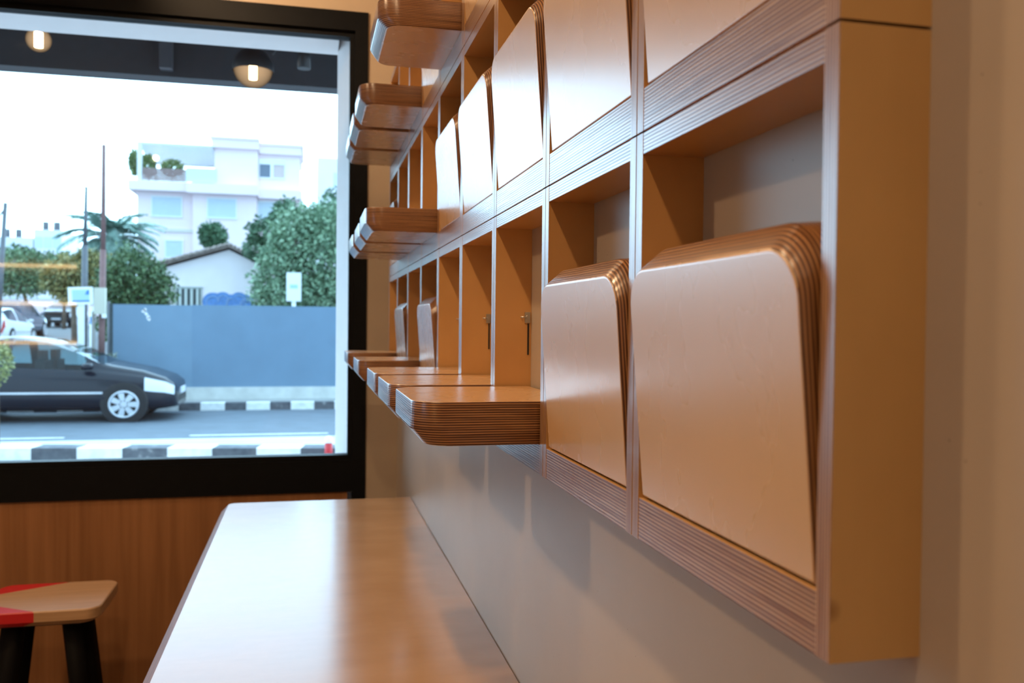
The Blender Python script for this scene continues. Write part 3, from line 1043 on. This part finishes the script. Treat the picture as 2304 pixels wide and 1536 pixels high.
f0 = None
rf = random.Random(21)
for k in range(60):
    if f0 is None:
        f = f0 = obj('frond', frond(2), M['palm'], pt, recalc=False)
    else:
        f = copy_part(f0, pt)
    f.location = (0.08, 0, h_p)
    f.rotation_euler = (0, R(rf.uniform(-42, 40)), k * 2.399)
    s_ = rf.uniform(0.82, 1.0)
    f.scale = (s_, s_, s_)

# ------------------------------------------------------------------ gabled house
M['house'] = plain('pale_house_render', (0.93, 0.83, 0.84), 0.9, 0, 0.03, 2)
M['tiles'] = plain('old_grey_brown_tiles', (0.34, 0.27, 0.24), 0.9, 0, 0.35, 5)
M['dark'] = plain('dark_window_glass', (0.05, 0.065, 0.07), 0.25)
HYY = 36.0
hs = thing('house', 'small pale gabled house with old tiled roof behind the hoarding', 'house', (-3.4, HYY, ground_z(HYY)))
gz = ground_z(HYY)
bm = BM()
prism(bm, [(-2.55, 0, -0.1), (2.1, 0, -0.1), (2.1, 0, 3.42 - gz), (0.34, 0, 4.28 - gz), (-2.55, 0, 3.36 - gz)], (0, 5, 0))
obj('wall', bm, M['house'], hs)
for xa, za, xb, zb_, nm in ((-2.75, 3.40, 0.36, 4.36, 'left'), (0.36, 4.36, 2.35, 3.40, 'right')):
    bm = BM()
    prism(bm, [(xa, -0.3, za - gz), (xb, -0.3, zb_ - gz), (xb, -0.3, zb_ + 0.12 - gz), (xa, -0.3, za + 0.12 - gz)], (0, 5.6, 0))
    # ridged tile rows along the verge
    nn = 14
    for i in range(nn):
        q0 = Vector((xa, -0.34, za + 0.10 - gz)).lerp(Vector((xb, -0.34, zb_ + 0.10 - gz)), i / nn)
        q1 = Vector((xa, -0.34, za + 0.13 - gz)).lerp(Vector((xb, -0.34, zb_ + 0.13 - gz)), (i + 0.9) / nn)
        tube(bm, q0, q1, 0.065, 0.075, 8)
    obj('roof', bm, M['tiles'], hs)
for x0, x1 in ((-1.57, -0.72), (1.35, 2.05)):
    bm = BM()
    for a, b in (((x0 - 0.08, -0.06, 2.72 - gz), (x1 + 0.08, 0.02, 2.80 - gz)), ((x0 - 0.08, -0.06, 1.5 - gz), (x1 + 0.08, 0.02, 1.56 - gz)),
                 ((x0 - 0.06, -0.05, 1.5 - gz), (x0, 0.02, 2.72 - gz)), ((x1, -0.05, 1.5 - gz), (x1 + 0.06, 0.02, 2.72 - gz))):
        box(bm, a, b)
    w_ = obj('window', bm, plain('weathered_window_timber', (0.40, 0.43, 0.40), 0.8, 0, 0.15), hs)
    bm = BM(); box(bm, (x0, -0.012, 1.56 - gz), (x1, 0.0, 2.72 - gz)); obj('pane', bm, M['dark'], w_)
    bm = BM()
    for i in range(4):
        xx = x0 + (x1 - x0) * (i + 0.5) / 4
        box(bm, (xx - 0.045, -0.045, 1.56 - gz), (xx + 0.045, -0.015, 2.72 - gz))
    obj('shutter_slats', bm, plain('pale_slats', (0.62, 0.66, 0.62), 0.8), w_)
# blue sprayed lettering blobs on the house wall
M['spray'] = plain('blue_spray_paint', (0.12, 0.27, 0.58), 0.7, 0, 0.2, 10)
M['spray_line'] = plain('pale_blue_spray_outline', (0.32, 0.47, 0.70), 0.7)
bm = BM()


def puff(cx, cz, rx, rz, y, th):
    prism(bm, [(cx + rx * math.cos(a), y, cz + rz * math.sin(a)) for a in [2 * PI * i / 20 for i in range(20)]], (0, th, 0))


for cx, cz, rx, rz in ((-0.25, 2.25, .40, .36), (0.12, 2.30, .34, .34), (0.42, 2.22, .28, .33), (0.72, 2.32, .33, .32), (0.98, 2.18, .32, .36)):
    puff(cx - 0.0, cz - gz - 0.02, rx, rz, -0.008 - 0.004 * (cx + 1), 0.004)
gf = obj('graffiti', bm, M['spray'], hs)
bm = BM()
for cx, cz, r_, a0, a1 in ((-0.25, 2.2, .24, 20, 300), (0.13, 2.28, .2, -60, 200), (0.42, 2.2, .17, 60, 330), (0.72, 2.3, .2, -120, 130), (0.98, 2.15, .2, 10, 260)):
    prev = None
    for i in range(15):
        a = R(a0 + (a1 - a0) * i / 14)
        p = Vector((cx + r_ * math.cos(a), -0.024, cz - gz + r_ * math.sin(a)))
        if prev is not None:
            tube(bm, prev, p, 0.018, 0.018, 5)
        prev = p
obj('graffiti_outline', bm, M['spray_line'], gf)

# ------------------------------------------------------------------ white apartment building
BYY = 58.0
gb = ground_z(BYY)
M['bwhite'] = plain('white_building_render', (0.90, 0.735, 0.76), 0.9, 0, 0.02, 1)
M['bblind'] = plain('pale_blue_roller_blind', (0.60, 0.70, 0.78), 0.7, 0, 0.03, 4)
M['balu'] = plain('white_aluminium_frame', (0.80, 0.82, 0.84), 0.5)
M['planter'] = plain('brown_slat_planter', (0.30, 0.20, 0.19), 0.7, 0, 0.15, 4)
M['baluglass'] = plain('frosted_balustrade_glass', (0.66, 0.78, 0.80), 0.3)
ab = thing('apartment_building', 'white stepped apartment building with roof terrace behind the gabled house', 'building', (-5.6, BYY, gb))


def bpart(name, boxes, mat, parent=None, bev=0.0):
    bm = BM()
    for x0, x1, z0, z1, y0, y1 in boxes:
        box(bm, (x0 + 5.6, y0, z0 - gb), (x1 + 5.6, y1, z1 - gb))
    if bev:
        bevel(bm, bev)
    return obj(name, bm, mat, parent or ab)


bpart('wall', [(-10.45, -7.10, gb - 0.2, 9.55, 0.5, 9), (-7.10, -3.25, gb - 0.2, 9.55, 0.0, 9), (-3.25, -0.75, gb - 0.2, 9.55, 0.45, 9)], M['bwhite'])
bpart('tower', [(-5.85, -3.21, 9.7, 12.5, 0.3, 6), (-3.21, -0.62, 9.7, 12.3, 0.7, 6)], M['bwhite'])
bpart('cornice', [(-6.0, -3.15, 12.45, 13.05, 0.0, 6.2), (-3.15, -0.5, 12.28, 12.86, 0.4, 6.2), (-6.1, -3.1, 13.0, 13.12, -0.1, 6.3), (-3.1, -0.38, 12.8, 12.94, 0.3, 6.3)], M['bwhite'])
bpart('floor_slab', [(-10.85, -7.4, 9.55, 10.12, -0.25, 9), (-7.4, -3.15, 9.45, 10.05, -0.7, 9), (-3.15, -0.45, 9.35, 9.9, -0.2, 9)], M['bwhite'], bev=0.03)
bpart('string_course', [(-9.2, -7.1, 7.08, 7.28, 0.40, 0.55)], plain('beige_band', (0.70, 0.66, 0.60), 0.8))
for x0, x1, z0, z1, yf in ((-9.56, -7.86, 8.06, 9.22, 0.5), (-6.2, -4.54, 8.03, 9.18, 0.0), (-3.15, -1.54, 8.0, 9.15, 0.45), (-8.75, -7.8, 5.5, 6.5, 0.5)):
    w_ = bpart('window', [(x0 - 0.08, x1 + 0.08, z1, z1 + 0.10, yf - 0.08, yf), (x0 - 0.08, x1 + 0.08, z0 - 0.08, z0, yf - 0.08, yf),
                          (x0 - 0.08, x0, z0, z1, yf - 0.08, yf), (x1, x1 + 0.08, z0, z1, yf - 0.08, yf)], M['balu'])
    bm = BM()
    k_ = 9
    for i in range(k_):
        za, zb2 = z0 + (z1 - z0) * i / k_, z0 + (z1 - z0) * (i + 0.9) / k_
        box(bm, (x0 + 5.6, yf - 0.045, za - gb), (x1 + 5.6, yf - 0.005, zb2 - gb))
    obj('roller_blind', bm, M['bblind'], w_)
w_ = bpart('window', [(-3.18, -1.52, 11.63, 11.95, 0.60, 0.70), (-3.18, -1.52, 10.72, 10.80, 0.60, 0.70), (-2.46, -2.26, 10.8, 11.63, 0.60, 0.70), (-1.58, -1.52, 10.8, 11.63, 0.6, 0.7), (-3.18, -3.12, 10.8, 11.63, 0.6, 0.7)], M['balu'])
bm = BM(); box(bm, (-3.12 + 5.6, 0.66, 10.8 - gb), (-2.46 + 5.6, 0.69, 11.63 - gb)); obj('pane', bm, plain('blue_grey_pane', (0.14, 0.18, 0.24), 0.2), w_)
bm = BM(); box(bm, (-2.26 + 5.6, 0.66, 10.8 - gb), (-1.58 + 5.6, 0.69, 11.63 - gb)); obj('pane', bm, plain('pinkish_curtained_pane', (0.60, 0.48, 0.46), 0.4), w_)
# roof terrace
bpart('terrace_back_wall', [(-7.6, -5.85, 10.05, 11.6, 3.6, 3.9)], plain('terrace_grey_wall', (0.38, 0.36, 0.37), 0.8))
pg = bpart('pergola', [(-10.3, -5.8, 12.42, 12.52, -0.1, 0.05), (-10.3, -5.8, 11.75, 11.85, 3.4, 3.6)], M['balu'])
bm = BM()
for i in range(17):
    t_ = i / 16
    y_, z_ = 0.05 + 3.4 * t_, 12.45 - 0.62 * t_
    box(bm, (-10.25 + 5.6, y_ - 0.085, z_ - 0.02 - gb), (-5.85 + 5.6, y_ + 0.085, z_ + 0.02 - gb))
obj('louvre_slats', bm, plain('grey_louvres', (0.50, 0.50, 0.52), 0.6), pg)
bpart('pergola_post', [(-10.35, -10.08, 10.0, 12.5, -0.15, 0.12)], M['balu'])
bm = BM()
for i in range(7):
    z_ = 10.16 + i * 0.112
    box(bm, (-10.06 + 5.6, -0.12, z_ - gb), (-7.48 + 5.6, -0.06, z_ + 0.096 - gb))
obj('slatted_planter', bm, M['planter'], ab)
bpart('balustrade', [(-7.45, -5.6, 10.10, 10.98, -0.55, -0.52)], M['baluglass'])
t = thing('terrace_lamp', 'round lit lamp glowing among the roof terrace plants', 'lamp', (-9.38, BYY + 0.6, 10.12))
bm = BM(); tube(bm, (0, 0, -0.1), (0, 0, 1.45), 0.03, 0.03, 8); obj('stem', bm, M['pole_grey'], t)
bm = BM(); lathe(bm, ball_profile(0.17, -90, 90, 10), (0, 0, 1.56)); obj('globe', bm, emis('lit_globe', (1.0, 0.86, 0.55), 6), t)
for i, (x_, z_, rx, rz, lab) in enumerate(((-9.85, 11.2, 0.36, 0.6, 'leafy terrace shrub left of the lit globe'), (-8.45, 11.15, 0.62, 0.45, 'leafy terrace shrub right of the lit globe'), (-10.66, 11.35, 0.22, 0.72, 'climbing plant at the terrace corner post'))):
    tree(lab + ' on the white building', (x_, BYY + 0.75, 10.1), [((x_, BYY + 0.75, z_), (rx, 0.5, rz))], 700, 0.2,
         (0.10, 0.17, 0.06), (0.36, 0.42, 0.18), 31 + i, name='terrace_shrub', cat='shrub', trunk_r=0.03)

# faint far buildings
M['far'] = plain('far_white_render', (0.80, 0.81, 0.84), 0.9, 0, 0.02, 1)
t = thing('apartment_building', 'faint pale block far right beyond the white building', 'building', (3.6, 80, ground_z(80)))
g8 = ground_z(80)
bm = BM(); box(bm, (-2.9, 0, -0.2), (4, 8, 16.2 - g8)); obj('wall', bm, M['far'], t)
bm = BM(); box(bm, (-1.6, -0.6, 13.0 - g8), (2, 0.0, 13.5 - g8)); obj('balcony', bm, M['far'], t)
bm = BM(); box(bm, (-1.5, -0.03, 13.6 - g8), (-0.2, 0.02, 14.9 - g8)); obj('window', bm, M['bblind'], t)
for bx0, bx1, bz, lab in ((-25.6, -22.4, 8.3, 'low pale far building at the left window edge'), (-22.3, -20.2, 9.0, 'pale far building with roof tanks left of the palm')):
    t = thing('far_building', lab, 'building', ((bx0 + bx1) / 2, 80, g8))
    hw_ = (bx1 - bx0) / 2
    bm = BM(); box(bm, (-hw_, 0, -0.2), (hw_, 6, bz - g8)); obj('wall', bm, M['far'], t)
    for k in range(3):
        x_ = -hw_ + hw_ * 2 * (k + 0.5) / 3
        bm = BM(); box(bm, (x_ - 0.3, -0.04, bz - 1.5 - g8), (x_ + 0.3, 0.02, bz - 0.6 - g8)); obj('window', bm, M['bblind'], t)
    for k in range(2):
        x_ = -hw_ * 0.4 + k * 0.9
        bm = BM(); tube(bm, (x_, 1, bz - g8), (x_, 1, bz + 0.75 - g8), 0.24, 0.24, 12); obj('roof_tank', bm, M['pole_grey'], t)
bm = BM(); tube(bm, (0.25, 0.8, 9.0 - g8), (0.25, 0.8, 10.1 - g8), 0.035, 0.03, 6); tube(bm, (-0.65, 0.8, 10.05 - g8), (1.15, 0.8, 10.05 - g8), 0.03, 0.03, 6); obj('antenna', bm, M['pole_grey'], t)
t = thing('garden_wall', 'white garden wall along the side street behind parked cars', 'wall', (-19.3, 72, ground_z(72)))
bm = BM(); box(bm, (-5, 0, -0.2), (4.5, 0.3, 1.6)); obj('panel', bm, M['bwhite'], t)
bm = BM(); box(bm, (-5.05, -0.05, 1.6), (4.55, 0.35, 1.75)); obj('coping', bm, M['bblind'], t)
t = thing('dark_fence', 'dark mesh fence between the brown pole and the hoarding end', 'fence', (-4.0, 22.0, ground_z(22)))
bm = BM(); box(bm, (-0.55, 0, 0.0), (0.25, 0.04, 1.85)); obj('panel', bm, plain('dark_fence_net', (0.045, 0.06, 0.065), 0.9, 0, 0.3, 12), t)
bm = BM(); tube(bm, (-0.55, 0.02, 0), (-0.55, 0.02, 1.9), 0.03, 0.03, 8); obj('post', bm, M['pole_grey'], t)


# ------------------------------------------------------------------ cars
def paint(name, c, rough=0.25):
    m, nt, b = new_mat(name)
    b.inputs['Base Color'].default_value = (*c, 1)
    b.inputs['Roughness'].default_value = rough
    b.inputs['Coat Weight'].default_value = 0.25
    b.inputs['Specular IOR Level'].default_value = 0.3
    b.inputs['Coat Roughness'].default_value = 0.08
    return m


M['carglass'] = glass_mat('tinted_car_glass', (0.50, 0.66, 0.70), 1.5)
M['carglass_dark'] = plain('dark_car_glass', (0.05, 0.07, 0.10), 0.08)
M['tyre'] = plain('tyre_rubber', (0.02, 0.02, 0.022), 0.8)
M['alloy'] = plain('alloy_wheel', (0.62, 0.64, 0.68), 0.35, 0.6)
M['headlight'] = plain('headlight_lens', (0.80, 0.84, 0.90), 0.12)
M['tail'] = plain('red_tail_lamp', (0.50, 0.02, 0.02), 0.2)
M['plate'] = plain('number_plate', (0.72, 0.74, 0.80), 0.5)
M['trim'] = plain('chrome_trim', (0.6, 0.62, 0.66), 0.2, 0.8)

HATCH = [(2.13, .50, .53, .50, .42), (2.09, .62, .66, .68, .58), (1.95, .70, .77, .79, .66), (1.6, .79, .90, .86, .72), (1.1, .86, 1.00, .885, .74),
         (.92, .88, 1.05, .89, .74), (.55, .90, 1.25, .89, .68), (.1, .91, 1.43, .89, .62), (-.4, .93, 1.485, .89, .61), (-1.0, .95, 1.46, .89, .60),
         (-1.5, .99, 1.39, .87, .58), (-1.78, 1.02, 1.28, .85, .57), (-2.0, 1.0, 1.05, .82, .66), (-2.06, .85, .88, .80, .66), (-2.09, .55, .58, .74, .6)]
SUV = [(2.10, .62, .66, .60, .5), (2.06, .80, .84, .76, .64), (1.95, .90, .97, .84, .7), (1.5, .98, 1.07, .90, .76), (1.05, 1.03, 1.12, .91, .78),
       (.92, 1.04, 1.16, .91, .78), (.55, 1.06, 1.42, .91, .72), (.15, 1.07, 1.64, .91, .67), (-.4, 1.08, 1.70, .91, .66), (-1.1, 1.09, 1.69, .91, .65),
       (-1.75, 1.10, 1.64, .90, .63), (-1.98, 1.10, 1.45, .88, .66), (-2.08, 1.08, 1.12, .86, .7), (-2.13, .8, .83, .84, .7), (-2.15, .55, .58, .78, .66)]


def car(label, loc, rotz, prof, body_m, glass_m, spokes=7, scale=(1, 1, 1), lights=True):
    t = thing('car', label, 'car', loc, rotz)
    xs = []
    src = np.array(prof)[::-1]
    sx = src[:, 0]
    fine = sorted(set(list(np.linspace(sx[0], sx[-1], 61)) + list(sx)))

    def st_at(x):
        return [float(np.interp(x, sx, src[:, i])) for i in range(1, 5)]
    zb = 0.20 if prof is HATCH else 0.28

    def ring(x):
        b_, r_, hw, rw = st_at(x)
        zl = zb + max(0, (abs(x) - 1.75)) * 0.12
        g = max(0.0, r_ - b_)
        half = [(hw * 0.80, zl), (hw * 0.97, zl + 0.10 * (b_ - zl)), (hw * 0.995, zl + 0.32 * (b_ - zl)), (hw * 0.985, zl + 0.60 * (b_ - zl)), (hw * 0.975, zl + 0.82 * (b_ - zl)),
                (hw * 0.94, b_), (hw * 0.925, b_ + 0.04 * g), ((hw * 0.925 + rw) / 2 + 0.012, b_ + 0.50 * g), (rw, b_ + 0.90 * g), (rw * 0.85, b_ + 0.98 * g), (rw * 0.45, r_), (0, r_ + 0.01)]
        return half
    rings = [ring(x) for x in fine]
    nr = len(rings[0])
    geo = {k: BM() for k in ('body', 'windscreen', 'rear_window', 'front_l', 'front_r', 'rear_l', 'rear_r', 'lamp_l', 'lamp_r', 'tail_l', 'tail_r')}
    caches = {k: {} for k in geo}
    roof0 = max(x for x, b_, r_, *_ in prof if r_ > max(p[2] for p in prof) - 0.09)
    roof1 = min(x for x, b_, r_, *_ in prof if r_ > max(p[2] for p in prof) - 0.12)

    def vert(k, i, j, s):
        c = caches[k]
        y, z = rings[i][j]
        key = (i, j, s if y > 1e-6 else 0)
        if key not in c:
            c[key] = geo[k].verts.new((fine[i], y * s, z))
        return c[key]
    for i in range(len(fine) - 1):
        xm = (fine[i] + fine[i + 1]) / 2
        for j in range(nr - 1):
            for s in (1, -1):
                k = 'body'
                sd = 'l' if s > 0 else 'r'
                if j in (6, 7) and st_at(xm)[1] - st_at(xm)[0] > 0.20:
                    if -0.42 < xm < 0.75:
                        k = 'front_' + sd
                    elif -1.62 < xm < -0.52:
                        k = 'rear_' + sd
                elif j >= 8 and roof0 - 0.02 < xm < 1.0:
                    k = 'windscreen'
                elif j >= 9 and -2.04 < xm < roof1 - 0.05:
                    k = 'rear_window'
                elif j in (3, 4) and 1.62 < xm < 2.08:
                    k = 'lamp_' + sd
                elif j in (3, 4) and xm < -1.86:
                    k = 'tail_' + sd
                q = [vert(k, i, j, s), vert(k, i + 1, j, s), vert(k, i + 1, j + 1, s), vert(k, i, j + 1, s)]
                q = list(dict.fromkeys(q))
                if len(q) >= 3:
                    try:
                        f = geo[k].faces.new(q)
                        f.smooth = True
                    except ValueError:
                        pass
    # close nose, tail and underside
    for i in (0, len(fine) - 1):
        vs = [vert('body', i, j, 1) for j in range(nr)] + [vert('body', i, j, -1) for j in range(nr - 2, -1, -1)]
        try:
            geo['body'].faces.new(list(dict.fromkeys(vs)))
        except ValueError:
            pass
    for i in range(len(fine) - 1):
        geo['body'].faces.new([vert('body', i, 0, 1), vert('body', i + 1, 0, 1), vert('body', i + 1, 0, -1), vert('body', i, 0, -1)])
    names = {'front_l': 'side_window', 'front_r': 'side_window', 'rear_l': 'side_window', 'rear_r': 'side_window', 'lamp_l': 'headlight', 'lamp_r': 'headlight', 'tail_l': 'tail_lamp', 'tail_r': 'tail_lamp'}
    for k, bm in geo.items():
        if not bm.faces:
            bm.free()
            continue
        mt = body_m if k == 'body' else M['headlight'] if 'lamp_' in k and 'tail' not in k else M['tail'] if 'tail' in k else glass_m
        obj(names.get(k, k), bm, mt, t)
    hw0 = 0.885 if prof is HATCH else 0.905
    wr = 0.315 if prof is HATCH else 0.36
    for x_ in (1.33, -1.27):
        for s in (1, -1):
            bm = BM(); tube(bm, (x_, s * 0.55, wr + 0.01), (x_, s * (hw0 - 0.004), wr + 0.01), wr + 0.055, wr + 0.055, 28)
            obj('wheel_arch', bm, M['black'], t)
            bm = BM()
            tube(bm, (x_, s * 0.68, wr), (x_, s * (hw0 + 0.012), wr), wr, wr, 32)
            w_ = obj('wheel', bm, M['tyre'], t)
            bm = BM()
            yo = s * (hw0 + 0.014)
            for q in range(spokes):
                a = 2 * PI * q / spokes
                d = Vector((math.cos(a), 0, math.sin(a)))
                n_ = Vector((-d.z, 0, d.x))
                c = Vector((x_, yo, wr))
                prism(bm, [c + n_ * 0.035 + d * 0.03, c - n_ * 0.035 + d * 0.03, c - n_ * 0.05 + d * wr * 0.70, c + n_ * 0.05 + d * wr * 0.70], (0, s * 0.012, 0))
            tube(bm, (x_, yo, wr), (x_, yo + s * 0.02, wr), 0.06, 0.05, 16)
            prev = None
            for q in range(29):
                a = 2 * PI * q / 28
                p = Vector((x_ + wr * 0.71 * math.cos(a), yo + s * 0.004, wr + wr * 0.71 * math.sin(a)))
                if prev is not None:
                    tube(bm, prev, p, 0.022, 0.022, 6, cap=False)
                prev = p
            obj('alloy_rim', bm, M['alloy'], w_)
    for s in (1, -1):
        bm = BM(); box(bm, (-1.45, min(s * (hw0 - 0.012), s * (hw0 + 0.004)), zb + 0.30), (1.0, max(s * (hw0 - 0.012), s * (hw0 + 0.004)), zb + 0.335)); obj('side_trim', bm, M['trim'], t)
        bm = BM(); lathe(bm, [(0.0, -0.06), (0.08, -0.05), (0.10, 0.0), (0.08, 0.05), (0.0, 0.06)], (0.78, s * (hw0 + 0.06), 0.98 if prof is HATCH else 1.14), 12); obj('door_mirror', bm, body_m, t)
    for x_ in (2.13, -2.12):
        sg = 1 if x_ > 0 else -1
        bm = BM(); box(bm, (min(x_, x_ + 0.02 * sg), -0.26, 0.46), (max(x_, x_ + 0.02 * sg), 0.26, 0.57)); obj('number_plate', bm, M['plate'], t)
    bm = BM(); box(bm, (2.08, -0.45, 0.33), (2.135, 0.45, 0.44)); obj('grille', bm, M['black'], t)
    # seats seen through the glass
    for x_ in (0.0, -0.95):
        for s in (-0.37, 0.37):
            bm = BM()
            box(bm, (x_ - 0.1, s - 0.22, 0.5), (x_ + 0.06, s + 0.22, 1.06 if prof is HATCH else 1.2))
            box(bm, (x_ - 0.09, s - 0.12, 1.06), (x_ + 0.02, s + 0.12, 1.24 if prof is HATCH else 1.42))
            bevel(bm, 0.03)
            obj('seat', bm, M['black'], t)
    t.scale = scale
    return t


car('dark navy hatchback driving along the road before the hoarding', (-4.31, 16.45, GZ), 0.0, HATCH, paint('navy_car_paint', (0.010, 0.013, 0.022)), M['carglass'], scale=(1, 1, 0.95))
car('white hatchback parked tail-on in the side street', (-12.15, 39.0, ground_z(38)), PI / 2, HATCH, paint('white_car_paint', (0.80, 0.82, 0.84)), M['carglass_dark'])
car('dark blue-grey off-roader parked beyond the white car', (-13.35, 45.0, ground_z(44)), PI / 2, SUV, paint('blue_grey_car_paint', (0.05, 0.07, 0.11)), M['carglass_dark'])
car('black off-roader facing the cafe up the side street', (-14.92, 60.0, ground_z(59)), -PI / 2, SUV, paint('black_car_paint', (0.015, 0.016, 0.02)), M['carglass_dark'])
